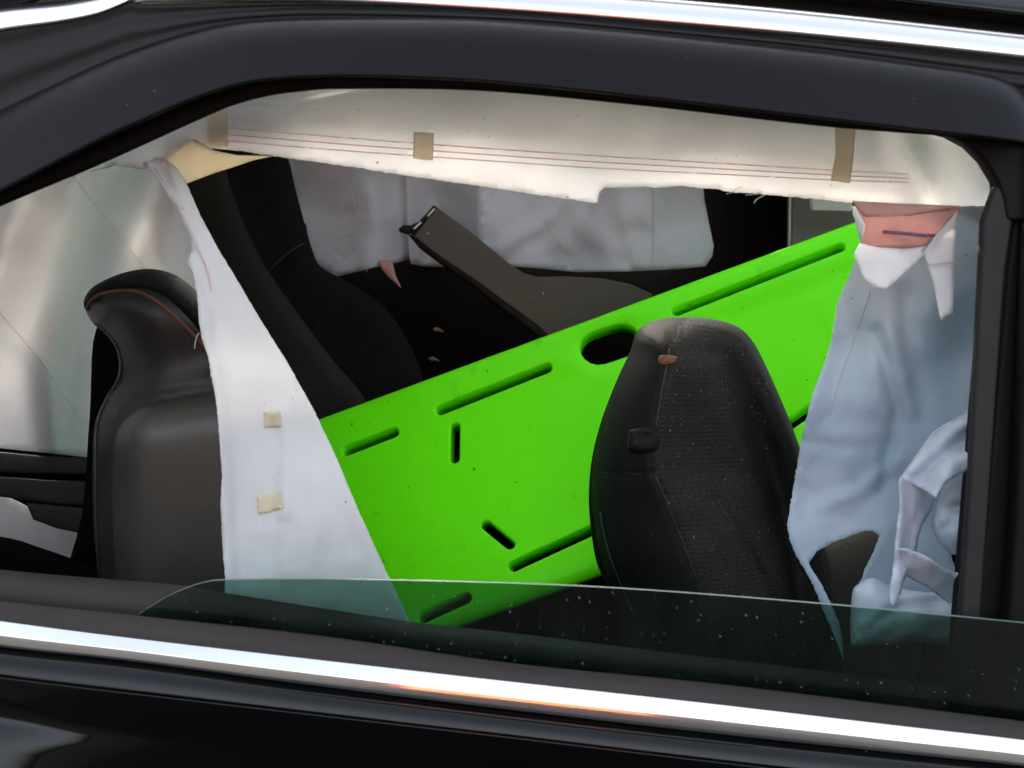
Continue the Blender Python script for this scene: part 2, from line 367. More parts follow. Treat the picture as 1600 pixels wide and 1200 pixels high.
# --- shell of the cabin
box("floor", (XL, 0.05, 0.24), (XR, YF, 0.30), M_carpet, car)
ZH = 1.665
SRX0, SRX1, SRY0, SRY1 = -0.42, 0.75, 0.56, 1.02           # unseen roof opening, added to light the board and backlight the upper airbag
for i, (lo, hi) in enumerate((((XL, 0.19), (SRX0, YF)), ((SRX1, 0.19), (XR, YF)), ((SRX0 + .001, 0.19), (SRX1 - .001, SRY0)), ((SRX0 + .001, SRY1), (SRX1 - .001, YF)))):
    box("headliner", (*lo, ZH), (*hi, ZH + .015), M_liner, car)
    box("roof", (*lo, ZH + .017), (*hi, ZH + .04), M_paint, car)
# far side: door panel below the belt line, pillars between the window openings
zb = P(800, 380, 1.42).z
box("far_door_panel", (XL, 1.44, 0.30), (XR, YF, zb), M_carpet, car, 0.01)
fx0, fx1 = P(470, 300, 1.44).x, P(1085, 300, 1.44).x
box("far_pillar", (fx0 - 0.20, 1.44, zb + .002), (fx0 - 0.16, YF, ZH - .002), M_pillar, car, 0.01)
box("far_pillar", (fx1, 1.446, zb - .04), (XR - .003, YF - .004, ZH - .002), M_carpet, car, 0.01)
# rear wall: seat back and shelf below, rear window opening above ; front: dash below, windscreen above
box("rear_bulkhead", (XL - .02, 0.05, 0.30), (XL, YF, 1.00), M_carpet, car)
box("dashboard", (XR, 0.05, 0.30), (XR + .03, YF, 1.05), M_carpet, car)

# --- near door
door = empty("rear_door", (0, 0.03, 0.3)); door.parent = car; door.matrix_parent_inverse = Matrix.Translation(-car.location)
def part(o, label=None):
    if label: o["label"] = label
    return o
belt_top = [(-300, 928), (0, 970), (200, 996), (500, 1031), (800, 1065), (1100, 1098), (1400, 1133), (1600, 1156), (1900, 1194)]
belt_bot = [(-300, 968), (0, 1012), (200, 1034), (500, 1074), (800, 1111), (1100, 1146), (1400, 1178), (1600, 1199), (1900, 1236)]
def belt_prof(t):      # sloping upper facet, steep lower facet, rolled under at the bottom
    if t < .52: return .86 * (t / .52) ** .97
    if t < .86: u = (t - .52) / .34; return .86 + .14 * (1.5 * u - .5 * u * u)
    return math.sqrt(max(0, 1 - ((t - .86) / .14) ** 2))
strip("belt_moulding", belt_top, belt_bot, 0.006, 0.006, 0.010, M_chrome, door, nv=44, nx=150, thick=0.004, prof=belt_prof,
      wob=lambda x, t: 0.0005 * nz(x, t * 12, 0.006, 3))
# outer weatherstrip lip above the chrome
ws_top = [(-300, 895), (0, 938), (200, 960), (500, 993), (800, 1036), (1100, 1066), (1400, 1102), (1600, 1127), (1900, 1165)]
ws_bot = [(x, y + 3) for x, y in belt_top]
strip("belt_weatherstrip", ws_top, ws_bot, 0.022, 0.006, 0.003, M_rubber, door, thick=0.004, prof=lambda t: math.sin(math.pi * t))
# body shoulder and door skin under the chrome
sh_top = [(x, y - 3) for x, y in belt_bot]
sh_bot = [(-300, 1012), (0, 1056), (300, 1092), (600, 1127), (800, 1150), (1100, 1186), (1400, 1220), (1900, 1275)]
strip("shoulder", sh_top, sh_bot, 0.006, -0.016, 0.004, M_paint, door, thick=0.004, prof=lambda t: math.sin(math.pi * t))
def skin():
    V = []; F = []; nx, nv = 90, 60
    us = [(p[0], p[1]) for p in crom([(*p, 0) for p in sh_bot], False, 8)]
    for i in range(nx + 1):
        x = -300 + 2200 * i / nx; top = P(x, float(lin(us, x)), -0.0145)
        for j in range(nv + 1):
            t = (j / nv) ** 1.6; z = top.z - t * (top.z - 0.26)
            dz = top.z - z
            y = -0.0145 + 0.10 * (1 - math.cos(min(dz, .05) / .05 * 1.2)) * .12 + dz * 0.10
            # the haunch over the wheel swells out again at the rear end
            cx = sstep(-0.25, -0.64, top.x + 0.22 * (dz - 0.055)); y -= cx * 0.9 * max(0, dz - 0.035) * sstep(0.03, 0.07, dz) * (1 - sstep(.16, .4, dz))
            V.append((top.x, y, z))
    for i in range(nx):
        for j in range(nv):
            q = i * (nv + 1) + j; F.append((q, q + nv + 1, q + nv + 2, q + 1))
    o = mesh("door_skin", V, F, M_paint, door)
    m = o.modifiers.new("thick", 'SOLIDIFY'); m.thickness = 0.003; m.offset = -1
skin()
# inner door trim, its top edge seen beyond the glass
it_top = [(-300, 852), (0, 890), (280, 914), (350, 926), (640, 971), (800, 989), (1100, 1026), (1600, 1085), (1900, 1120)]
it_low = [(x, y + 330) for x, y in it_top]
strip("inner_door_trim", it_top, it_low, 0.085, 0.06, 0.02, M_rubber, door, thick=0.02, prof=lambda t: math.sqrt(max(0, 1 - (1 - min(1, t * 5)) ** 2)))
# glass, half lowered
ge = [(215, 961), (262, 932), (300, 916), (322, 910), (345, 907), (430, 905), (560, 906), (900, 916), (1250, 941), (1600, 974), (1760, 992)]
go = [tuple(p)[:2] for p in crom([(*p, 0) for p in ge], False, 6)] + [(1760, 1330), (215, 1150)]
def glass():
    n = len(go); f = [P(x, y, 0.034) for x, y in go]; b = [p + Vector((0, 0.0042, 0)) for p in f]
    F = [list(range(n)), list(range(2 * n - 1, n - 1, -1))] + [[i, i + n, (i + 1) % n + n, (i + 1) % n] for i in range(n)]
    o = mesh("window_glass", f + b, F, [M_glass, M_gedge], door, False)
    for i, p in enumerate(o.data.polygons): p.material_index = 0 if i < 2 else 1
    fix_normals(o); return o
part(glass(), "half lowered green tinted window glass with dust specks")
# window frame under the visor
wf_low = [(-300, 455), (-100, 372), (0, 323), (150, 260), (325, 181), (370, 163), (420, 150), (480, 142), (540, 139), (750, 142), (1000, 165), (1280, 197), (1480, 213), (1600, 224), (1900, 258)]
wf_up = [(-300, 300), (-100, 200), (0, 152), (150, 80), (300, 30), (420, 14), (540, 10), (750, 14), (1000, 34), (1280, 64), (1480, 84), (1600, 98), (1900, 130)]
strip("window_frame", wf_up, wf_low, 0.062, 0.045, 0.006, M_frame, door, thick=0.035, prof=lambda t: math.sqrt(max(0, 1 - max(0, (t - .75) / .25) ** 2)))
# weather visor
vs_up = [(-300, 322), (-100, 222), (0, 172), (150, 101), (230, 70), (300, 49), (360, 36), (420, 30), (540, 27), (700, 28), (800, 33), (1000, 50), (1280, 80), (1420, 98), (1520, 112), (1575, 127), (1604, 150), (1640, 200)]
vs_lo = [(-300, 428), (-100, 345), (0, 299), (150, 221), (230, 184), (300, 154), (360, 134), (420, 123), (540, 117), (700, 122), (800, 129), (1000, 150), (1280, 183), (1420, 200), (1520, 211), (1575, 218), (1604, 222), (1640, 226)]
part(strip("wind_visor", vs_up, vs_lo, 0.045, 0.012, 0.017, M_visor, door, x0=-280, x1=1636, thick=0.003, nx=150, nv=18,
      prof=lambda t: math.sqrt(max(0, 1 - (1 - min(1, t * 2.2)) ** 2)) * (1 - 0.25 * t)), "smoked dark grey wind deflector strip along the window top")
# seal strips between visor and roof chrome
se_up = [(-300, 100), (0, 44), (150, 18), (200, 2), (250, 8), (540, 4), (800, 16), (1000, 33), (1280, 57), (1600, 89), (1900, 120)]
se_lo = [(-300, 330), (-100, 230), (0, 180), (150, 108), (300, 55), (420, 36), (540, 33), (800, 38), (1000, 54), (1280, 84), (1600, 130), (1900, 160)]
strip("door_seal", se_up, se_lo, 0.060, 0.050, 0.004, M_seal, car, thick=0.01, prof=lambda t: 0.5 + 0.5 * math.cos(t * 12))
# roof chrome
rc_up = [(-20, -44), (150, -42), (400, -45), (700, -30), (1000, -8), (1280, 17), (1600, 52), (1900, 85)]
rc_lo = [(-20, 22), (150, 12), (215, 6), (400, 4), (540, 6), (800, 20), (1000, 35), (1280, 60), (1600, 93), (1900, 128)]
strip("roof_moulding", rc_up, rc_lo, 0.078, 0.060, 0.012, M_satin, car, x0=212, x1=1880, nv=20, thick=0.004)
qc_up = [(-300, 62), (-100, 28), (0, 10), (110, -2), (200, -22), (260, -40)]
qc_lo = [(-300, 108), (-100, 72), (0, 50), (90, 37), (150, 25), (190, 9), (208, 0), (260, -22)]
strip("quarter_moulding", qc_up, qc_lo, 0.076, 0.058, 0.010, M_satin, car, x0=-280, x1=214, nv=16, thick=0.004)
# drip channel and roof side above the moulding
dc_up = [(-300, 0), (200, -75), (700, -70), (1000, -45), (1280, -18), (1600, 18), (1900, 52)]
dc_lo = [(-300, 66), (0, 14), (150, -30), (400, -41), (700, -26), (1000, -4), (1280, 21), (1600, 56), (1900, 90)]
strip("drip_channel", dc_up, dc_lo, 0.088, 0.086, -0.006, M_frame, car, thick=0.004, prof=lambda t: math.sin(math.pi * t))
rs_up = [(-300, -120), (200, -215), (700, -190), (1000, -165), (1280, -138), (1600, -102), (1900, -68)]
strip("roof_side", rs_up, [(x, y + 2) for x, y in dc_up], 0.15, 0.083, 0.012, M_paint, car, thick=0.004, prof=lambda t: math.sin(math.pi * t * .5) if t < 1 else 1)

# --- B-pillar side of the window
plank("door_pillar", [(1592, 205), (1590, 300), (1574, 420), (1512, 1120), (1500, 1300), (1900, 1300), (1900, 190)], 0.068, 0.06, M_frame, door, 0.006)
plank("corner_filler", [(1440, 200), (1486, 212), (1516, 228), (1540, 252), (1558, 282), (1568, 310), (1574, 345), (1650, 345), (1650, 190)], 0.056, 0.02, M_frame, door, 0.004)
plank("glass_channel", [(1537, 345), (1556, 290), (1592, 290), (1572, 420), (1545, 800), (1533, 962), (1524, 1100), (1487, 1100), (1502, 962), (1516, 760)], 0.058, 0.012, M_grey, door, 0.004)
plank("pillar_cover", [(1618, 140), (1608, 400), (1590, 800), (1575, 1000), (1564, 1160), (1900, 1200), (1900, 140)], 0.045, 0.02, M_frame, door, 0.005)
# rear pillar end that closes the cabin behind the left edge of the picture
box("quarter_panel", (XL, 0.06, 0.30), (P(-330, 600, 0.1).x, 0.10, ZH), M_paint, car)
box("front_quarter_panel", (P(1890, 600, 0.1).x, 0.06, 0.30), (XR, 0.10, ZH), M_paint, car)

# --- rear seat bolster (left)
rs = empty("rear_seat", P(250, 900, 0.45)); rs.parent = car; rs.matrix_parent_inverse = Matrix.Translation(-car.location)
part(rs, "dark leather rear seat side bolster with rust red edge stitching")
bol = [(131, 478), (134, 462), (150, 445), (190, 427), (232, 420), (270, 428), (305, 452), (360, 500), (420, 600), (430, 760), (430, 960), (425, 1080), (300, 1100), (180, 1080), (158, 1000), (153, 900), (147, 830), (144, 760), (145, 700), (150, 655), (164, 625), (181, 598), (187, 570), (182, 545), (165, 520), (145, 505)]
def bol_extra(x, y, d):
    e = 0.030 * gauss(dline(x, y, [(150, 470), (200, 459), (250, 480), (330, 556)]), 40) * 0.3
    # hollow under the shoulder, then the padded lower panel
    e += 0.035 * gauss((y - 585 + 0.12 * (x - 180)), 62) * sstep(0, 18, d)
    e += 0.010 * gauss(dline(x, y, [(330, 610), (220, 628), (188, 668), (180, 760), (182, 1000)]), 9)
    return e
puff("bolster", bol, 0.42, 0.105, 0.05, 85, M_leather_h, rs, 8, bol_extra)
BOLC = [tuple(p)[:2] for p in crom([(*q, 0) for q in bol], True, 2)]
def bol_y(x, y):
    d = float(seg_dist([(x, y)], BOLC)[0])
    return 0.42 - 0.105 * math.sqrt(max(0, 1 - (1 - min(1, d / 85)) ** 2)) + bol_extra(x, y, d)
puff("bolster_panel", [(176, 720), (180, 680), (192, 655), (214, 638), (250, 628), (330, 613), (430, 606), (430, 606), (430, 1090), (430, 1090), (210, 1085), (188, 1000), (178, 880), (174, 790)], lambda x, y: bol_y(x, y) + 0.004, 0.022, 0.002, 70, M_leather_g, rs, 9)
# darker top cap of the bolster
cap = [(131, 478), (134, 462), (150, 445), (190, 427), (232, 420), (270, 428), (305, 452), (360, 500), (395, 560), (350, 566), (320, 545), (295, 522), (265, 494), (235, 472), (200, 461), (165, 462), (145, 474), (138, 486)]
puff("bolster_cap", cap, 0.405, 0.085, 0.02, 60, M_leather, rs, 7, lambda x, y, d: 0.0)
st = [(137, 480), (142, 470), (160, 459), (200, 454), (230, 462), (260, 483), (290, 510), (318, 540), (345, 566)]
stp = crom([(*p, 0) for p in st], False, 6)
def on_bol(x, y, off):
    d = float(seg_dist([(x, y)], BOLC)[0])
    h = math.sqrt(max(0, 1 - (1 - min(1, d / 85)) ** 2)); return P(x, y, 0.42 - 0.105 * h + bol_extra(x, y, d) - off)
tube("edge_stitching", [on_bol(p[0], p[1], 0.014) for p in stp], 0.0024, M_seatred, rs, 8)
pp = crom([(*p, 0) for p in [(146, 506), (166, 523), (180, 545), (185, 570), (180, 596), (163, 624), (150, 656), (146, 700), (147, 800), (152, 900)]], False, 6)
tube("piping", [on_bol(p[0] + 3, p[1], 0.003) for p in pp], 0.0022, M_piping, rs, 6)
# black seat side behind the bolster and the shelf and buckles at the far left
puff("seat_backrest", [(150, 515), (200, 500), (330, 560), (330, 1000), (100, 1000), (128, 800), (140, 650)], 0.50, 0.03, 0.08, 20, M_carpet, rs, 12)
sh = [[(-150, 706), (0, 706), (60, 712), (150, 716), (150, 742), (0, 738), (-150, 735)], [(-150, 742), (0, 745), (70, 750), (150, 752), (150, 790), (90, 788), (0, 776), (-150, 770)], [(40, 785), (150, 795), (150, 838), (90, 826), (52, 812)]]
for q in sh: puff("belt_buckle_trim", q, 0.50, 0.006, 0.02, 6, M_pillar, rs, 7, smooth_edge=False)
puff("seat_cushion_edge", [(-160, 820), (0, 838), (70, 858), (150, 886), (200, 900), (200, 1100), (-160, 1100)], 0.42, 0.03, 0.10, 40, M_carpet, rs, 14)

# --- front seat (right)
fs = empty("front_seat", P(1080, 960, 0.4)); fs.parent = car; fs.matrix_parent_inverse = Matrix.Translation(-car.location)
part(fs, "black front seat back with perforated fabric face and smooth leather side")
seat = [(985, 548), (992, 525), (1008, 507), (1040, 497), (1085, 496), (1125, 501), (1155, 512), (1176, 533), (1196, 570), (1222, 628), (1243, 680), (1262, 740), (1285, 830), (1300, 940), (1300, 1100), (1000, 1100), (965, 950), (943, 905), (930, 870), (922, 815), (920, 770), (925, 715), (938, 662), (955, 615), (970, 580)]
seam = [(1075, 500), (1050, 530), (1040, 580), (1028, 640), (1022, 690), (1022, 735), (1040, 780), (1068, 850), (1105, 960)]
seam2 = [(1118, 780), (1150, 830), (1185, 890), (1215, 960)]
def sx(y, pl=seam):
    pts = sorted([(b, a) for a, b in pl]); return float(np.interp(y, [p[0] for p in pts], [p[1] for p in pts]))
def seat_extra(x, y, d):
    s = x - sx(y)
    e = 0.0006 * max(0, s) * sstep(0, 60, d)                        # the face falls away to the right of the edge seam
    e += 0.0003 * max(0, -s)
    e += 0.007 * gauss(dline(x, y, seam), 5)
    e += 0.006 * gauss(dline(x, y, seam2), 7)
    e += 0.004 * gauss(dline(x, y, [(930, 738), (975, 740), (1022, 742)]), 4)
    e += 0.004 * nz(x, y, 0.012, 9) + 0.005 * nz(x * .6 - y * .3, y * .5 + x * .4, 0.03, 10) * sstep(700, 820, y) * sstep(1020, 1080, x)
    return e
def seat_mesh():
    o = puff("seat_back", seat, 0.40, 0.13, 0.05, 110, [M_leather, M_perf], fs, 7, seat_extra)
    cen = {}
    for p in o.data.polygons:
        c = o.data.vertices[p.vertices[0]].co
        d = c - CAM; k = d.dot(fwd); px = 800 + d.dot(rgt) / k / TH * 800; py = 600 - d.dot(upv) / k / TH * 800
        if px > sx(py) + 1: p.material_index = 1
    return o
seat_mesh()
SEATC = [tuple(p)[:2] for p in crom([(*q, 0) for q in seat], True, 2)]
def seat_y(x, y):
    d = float(seg_dist([(x, y)], SEATC)[0])
    return 0.40 - 0.13 * math.sqrt(max(0, 1 - (1 - min(1, d / 110)) ** 2)) + seat_extra(x, y, d)
latch = [(982, 676), (990, 670), (1022, 668), (1031, 674), (1033, 694), (1026, 706), (1006, 710), (985, 706), (980, 698)]
yl = seat_y(1005, 690)
o = puff("release_button", latch, yl + .002, 0.016, 0.01, 12, M_leather, fs, 3, lambda x, y, d: 0.008 * gauss(math.hypot((x - 1005) / 1.5, y - 680), 7))
puff("care_tag", [(1030, 556), (1045, 555), (1058, 558), (1054, 566), (1048, 569), (1031, 569)], lambda x, y: seat_y(x, y) - 0.001, 0.003, 0.001, 4, M_tagm, fs, 3)
tube("seam_thread", [P(x, y, seat_y(x, y) - 0.0002) for x, y in [(940, 738), (960, 738), (980, 739), (1000, 741), (1018, 742)]], 0.0008, M_piping, fs)
tube("piping", [P(p[0], p[1], seat_y(p[0], p[1]) - 0.001) for p in crom([(938, 800, 0), (944, 835, 0), (954, 872, 0), (968, 908, 0), (985, 950, 0)], False, 6)], 0.0016, M_piping, fs)
for pl in ([(1046, 545), (1040, 580), (1034, 610), (1029, 640), (1025, 666)], [(1024, 745), (1040, 780), (1068, 850), (1088, 905)], [(1120, 782), (1150, 830), (1185, 890)]):
    tube("seam_thread", [P(p[0], p[1], seat_y(p[0], p[1]) - 0.0008) for p in crom([(*q, 0) for q in pl], False, 6)], 0.0010, M_piping, fs)
# seat cushion / console seen in the gap right of the seat
puff("cushion", [(1190, 880), (1260, 860), (1360, 815), (1420, 830), (1420, 1100), (1180, 1100)], 0.44, 0.04, 0.08, 60, M_plastic, fs, 12)

# --- far side of the cabin
puff("far_pillar_trim", [(240, 225), (330, 205), (362, 300), (405, 400), (460, 482), (520, 562), (574, 632), (560, 700), (480, 700), (420, 560), (330, 400)], 1.02, 0.03, 0.03, 30, M_pillar, car, 12)
fsb = puff("far_seat_back", [(250, 170), (400, 170), (443, 225), (466, 312), (490, 396), (506, 420), (542, 440), (600, 480), (650, 560), (660, 640), (600, 700), (520, 660), (400, 500), (290, 340)], 1.18, 0.04, 0.06, 40, M_farseat, car, 11, lambda x, y, d: 0.006 * math.sin((x + .45 * y) * 0.16) * sstep(10, 40, d))
tube("seam_thread", [P(x, y, 1.128) for x, y in [(421, 424), (440, 404), (458, 390), (474, 380)]], 0.002, M_piping, fsb)
plank("far_door_trim", [(1238, 280), (1360, 280), (1360, 420), (1236, 420)], 1.36, 0.04, M_beige, car, 0.004)
plank("far_grab_handle", [(1268, 308), (1332, 310), (1332, 331), (1270, 329)], 1.24, 0.02, M_cream, car, 0.004)
tube("trim_seam", [P(1235, 282, 1.352), P(1234, 340, 1.352), P(1233, 400, 1.352)], 0.003, M_cream, car)

# ================================================================== far airbag
fa = empty("curtain_airbag", P(800, 420, 1.3))
tag(fa, "grey white airbag curtain hanging over the far side windows", "airbag")
def far_depth(x, y):
    return (1.34 + 0.085 * math.cos((x - 470) * 0.030) * sstep(200, 330, y) * (1 if x < 760 else 0.35)
            + 0.03 * nz(x, y, 0.012, 1) + 0.010 * nz(x, y, 0.035, 2))
ca = [(425, 215), (440, 250), (460, 320), (478, 370), (489, 402), (500, 415), (524, 433), (560, 424), (600, 414), (640, 406), (690, 400), (690, 230), (560, 205)]
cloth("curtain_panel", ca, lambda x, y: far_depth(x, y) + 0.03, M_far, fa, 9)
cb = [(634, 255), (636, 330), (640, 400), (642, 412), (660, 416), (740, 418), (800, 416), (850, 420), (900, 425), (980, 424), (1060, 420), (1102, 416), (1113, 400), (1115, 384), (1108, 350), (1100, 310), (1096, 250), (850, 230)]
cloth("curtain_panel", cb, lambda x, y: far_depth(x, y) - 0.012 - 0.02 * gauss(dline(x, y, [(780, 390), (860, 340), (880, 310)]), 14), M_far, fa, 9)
cloth("curtain_strap", [(588, 408), (612, 405), (618, 430), (627, 450), (606, 432)], lambda x, y: 1.30, M_pink, fa, 6)
for pl in ([(543, 275), (556, 330), (566, 370), (573, 425)], [(1020, 275), (1021, 330), (1020, 380), (1020, 418)]):
    tube("stitching", [P(p[0], p[1], far_depth(p[0], p[1]) - 0.016) for p in crom([(*q, 0) for q in pl], False, 8)], 0.0010, M_grey_th, fa, 5)

# ================================================================== airbag at the rear quarter, behind the left seat
la = empty("curtain_airbag", P(100, 700, 0.62))
tag(la, "shaded grey airbag curtain bunched behind the rear seat bolster at left", "airbag")
def la_depth(x, y):
    e = 0.42 + 0.0016 * (x + 50)
    e += 0.11 * gauss(dline(x, y, [(250, 250), (200, 400), (165, 520), (150, 660)]), 42)
    e -= 0.10 * gauss(dline(x, y, [(150, 250), (90, 400), (50, 560), (60, 700)]), 58)
    e += 0.06 * gauss(dline(x, y, [(60, 260), (-10, 420), (-60, 560)]), 36)
    e += 0.018 * gauss(dline(x, y, [(110, 270), (175, 350), (245, 440)]), 22)
    e += 0.012 * gauss(dline(x, y, [(0, 490), (60, 560), (140, 670)]), 20)
    e += 0.020 * nz(x, y, 0.010, 5) + 0.007 * nz(x, y, 0.028, 6)
    return e
cloth("curtain_panel", [(-170, 130), (200, 120), (320, 150), (334, 300), (342, 420), (352, 700), (300, 720), (150, 716), (0, 700), (-170, 690)], la_depth, M_back, la, 10)
cloth("lower_fold", [(-170, 745), (0, 770), (60, 800), (150, 835), (220, 850), (220, 960), (-170, 960)], lambda x, y: 0.58 + 0.02 * nz(x, y, 0.012, 8) + 0.0003 * (y - 800), M_back, la, 12)
for pl in ([(110, 270), (160, 335), (200, 385), (240, 440)], [(0, 490), (60, 560), (100, 620), (140, 670)]):
    tube("stitching", [P(p[0], p[1], la_depth(p[0], p[1]) - 0.0015) for p in crom([(*q, 0) for q in pl], False, 8)], 0.0006, M_grey_th, la, 5)

# ================================================================== spine board
sb_A, sb_B, sb_C = P(497, 649, 0.86), P(1345, 337, 0.92), P(800, 944, 0.56)
bu = (sb_B - sb_A).normalized(); bn = bu.cross(sb_C - sb_A).normalized()
if bn.y > 0: bn = -bn
bv = bn.cross(bu).normalized()
if bv.z < 0: bv = -bv
def bl(px, py):
    d = ray(px, py); t = (sb_A - CAM).dot(bn) / d.dot(bn); q = CAM + d * t - sb_A
    return q.dot(bu), q.dot(bv)
def capsule(a, b, rpx, n=10):
    (ax, ay), (bx, by) = bl(*a), bl(*b)
    s1 = bl(a[0], a[1] + rpx); r = math.hypot(s1[0] - ax, s1[1] - ay)
    an = math.atan2(by - ay, bx - ax); out = []
    for k in range(n + 1): t = an + math.pi / 2 + math.pi * k / n; out.append((ax + r * math.cos(t), ay + r * math.sin(t)))
    for k in range(n + 1): t = an - math.pi / 2 + math.pi * k / n; out.append((bx + r * math.cos(t), by + r * math.sin(t)))
    return out
def rrect(x0, y0, x1, y1, r, n=10):
    out = []
    for cx, cy, a in ((x1 - r, y1 - r, 0), (x0 + r, y1 - r, 90), (x0 + r, y0 + r, 180), (x1 - r, y0 + r, 270)):
        for k in range(n + 1): t = R(a + 90 * k / n); out.append((cx + r * math.cos(t), cy + r * math.sin(t)))
    return out
def spine_board():
    K = 1000.0
    BW = bl(800, 944)[1]; u_l = bl(405, 684)[0]; u_r = bl(1475, 290)[0]
    outer = [(x * K, y * K) for x, y in rrect(u_l, BW, u_r, 0.0, 0.07)]
    holes = []
    for a, b, r in (((541, 702), (614, 674), 7), ((688, 639), (854, 574), 7.5), ((710, 664), (709, 714), 6.5), ((758, 818), (796, 849), 7.5),
                    ((803, 884), (985, 800), 8.5), ((662, 964), (728, 934), 9), ((1058, 486), (1313, 386), 6.5), ((935, 538), (968, 527), 26), ((1120, 738), (1290, 622), 8)):
        holes.append([(x * K, y * K) for x, y in capsule(a, b, r, 8)])
    step = 11.0
    oa = np.array([tuple(p) for p in resample(outer, step)]); ha = [np.array([tuple(p) for p in resample(h, step)]) for h in holes]
    pts = [oa] + ha; edges = []; k = 0
    for lp in pts:
        n = len(lp); edges += [(k + i, k + (i + 1) % n) for i in range(n)]; k += n
    nb = k
    extra = []
    for lp, rings in [(oa, (1.5, 5, 10, 17, 25))] + [(h, (1.2, 3, 5.5)) for h in ha]:
        n = len(lp)
        for d in rings:
            t = np.roll(lp, -1, 0) - np.roll(lp, 1, 0); t /= np.hypot(*t.T)[:, None] + 1e-9; nn = np.stack([-t[:, 1], t[:, 0]], 1)
            for sg in (1, -1): extra.append(lp + sg * d * nn)
    mn, mx = oa.min(0), oa.max(0)
    gx, gy = np.meshgrid(np.arange(mn[0], mx[0], step), np.arange(mn[1], mx[1], step)); gx = gx + (np.arange(gx.shape[0]) % 2)[:, None] * step * .5
    gr = np.stack([gx.ravel(), gy.ravel()], 1); ex = np.vstack(extra)
    def hd(p): return np.min([seg_dist(p, h) for h in ha], 0)
    gr = gr[inside(gr, oa)]; gr = gr[(seg_dist(gr, oa) > 29) & (hd(gr) > 8)]
    ex = ex[inside(ex, oa)]; de, dh = seg_dist(ex, oa), hd(ex)
    ex = ex[((de > 1.0) & (dh > 0.9)) & ((np.min([np.abs(de - r) for r in (1.5, 5, 10, 17, 25)], 0) < .3) | (np.min([np.abs(dh - r) for r in (1.2, 3, 5.5)], 0) < .15))]
    allp = np.vstack(pts + [ex, gr])
    vs, es, fs_, *_ = delaunay_2d_cdt([Vector(p) for p in allp], edges, [], 1, 1e-3)
    q = np.array([tuple(v) for v in vs]); tri = np.array([tuple(f) for f in fs_]); cen = q[tri].mean(1)
    keep = np.ones(len(tri), bool)
    for h in ha: keep &= ~inside(cen, h)
    tri = tri[keep]
    d, dh = seg_dist(q, oa), hd(q); dhan = seg_dist(q, ha[7]); Tk = 19.0
    prof = np.sqrt(np.clip(1 - (1 - np.clip(d / 26, 0, 1)) ** 2, 0, 1))
    ss = lambda a, b, x: (lambda t: t * t * (3 - 2 * t))(np.clip((x - a) / (b - a), 0, 1))
    z = Tk * prof - 6.5 * ss(72, 118, d) - 3.0 * (1 - np.sqrt(np.clip(1 - (1 - np.clip(dh / 4.5, 0, 1)) ** 2, 0, 1))) - 7 * np.exp(-(dhan / 17) ** 2)
    def loc(px, py): u, v = bl(px, py); return np.array((u * K, v * K))
    z -= 3.0 * np.exp(-(np.hypot(*(q - loc(835, 712)).T) / 13) ** 2)
    r0_, r1_ = loc(1252, 458), loc(1322, 505)
    em = ss(0, 7, q[:, 0] - r0_[0]) * ss(0, 7, r0_[1] - q[:, 1]) * ss(0, 7, q[:, 1] - r0_[1] + 150)
    z += 1.6 * em
    zb_ = -Tk * prof
    onout = d < 1e-2; V = [(x, y, zz) for (x, y), zz in zip(q, z)]; back = {}
    for i in range(len(q)):
        if onout[i]: back[i] = i; V[i] = (q[i][0], q[i][1], 0.0)
        else: back[i] = len(V); V.append((q[i][0], q[i][1], zb_[i]))
    F = [tuple(t) for t in tri] + [(back[t[2]], back[t[1]], back[t[0]]) for t in tri]
    cnt = {}
    for t in tri:
        for a, b in ((t[0], t[1]), (t[1], t[2]), (t[2], t[0])): cnt.setdefault(tuple(sorted((a, b))), []).append((a, b))
    for e, l in cnt.items():
        if len(l) == 1 and not (onout[e[0]] and onout[e[1]]): F.append((l[0][1], l[0][0], back[l[0][0]], back[l[0][1]]))
    MW = Matrix.Translation(sb_A - bn * 0.019) @ Matrix((bu, bv, bu.cross(bv))).transposed().to_4x4()
    o = mesh("board", [MW @ (Vector(v) / K) for v in V], F, M_green, sbt)
    return fix_normals(o)
sbt = empty("spine_board", sb_C)
tag(sbt, "lime green plastic spine board with strap slots wedged across the cabin", "spine board")
spine_board()

# ================================================================== loose trim panel
tp = empty("trim_panel", P(800, 500, 1.0))
tag(tp, "loose dark grey plastic trim panel standing up behind the green board", "trim panel")
def tpy(x, y): return 1.02 + 0.00022 * (x - 650) - 0.0001 * (y - 320)
tp_o = [(678, 320), (735, 362), (800, 415), (818, 427), (840, 433), (880, 432), (940, 435), (985, 444), (1020, 460), (1010, 476), (960, 500), (905, 522), (862, 530), (838, 508), (800, 480), (740, 436), (700, 410), (670, 388), (640, 364), (655, 345)]
plank("panel", tp_o, tpy, 0.012, M_plastic, tp, 0.003)
puff("folded_edge", [(634, 362), (660, 376), (700, 402), (745, 430), (800, 470), (845, 505), (900, 560), (880, 566), (830, 520), (780, 482), (730, 442), (690, 414), (655, 388)], lambda x, y: tpy(x, y) + 0.015, 0.012, 0.02, 5, M_frame, tp, 6, smooth_edge=False)
puff("clip", [(622, 358), (630, 351), (642, 352), (656, 345), (652, 362), (636, 366), (625, 363)], lambda x, y: tpy(x, y), 0.006, 0.006, 4, M_frame, tp, 4, smooth_edge=False)
puff("clip", [(684, 404), (690, 403), (700, 409), (698, 413), (688, 410)], lambda x, y: tpy(x, y) + .01, 0.005, 0.006, 3, M_frame, tp, 3, smooth_edge=False)
puff("end_lip", [(640, 364), (678, 320), (683, 324), (647, 369)], lambda x, y: tpy(x, y) - 0.001, 0.004, 0.002, 4, M_frame, tp, 4, smooth_edge=False)
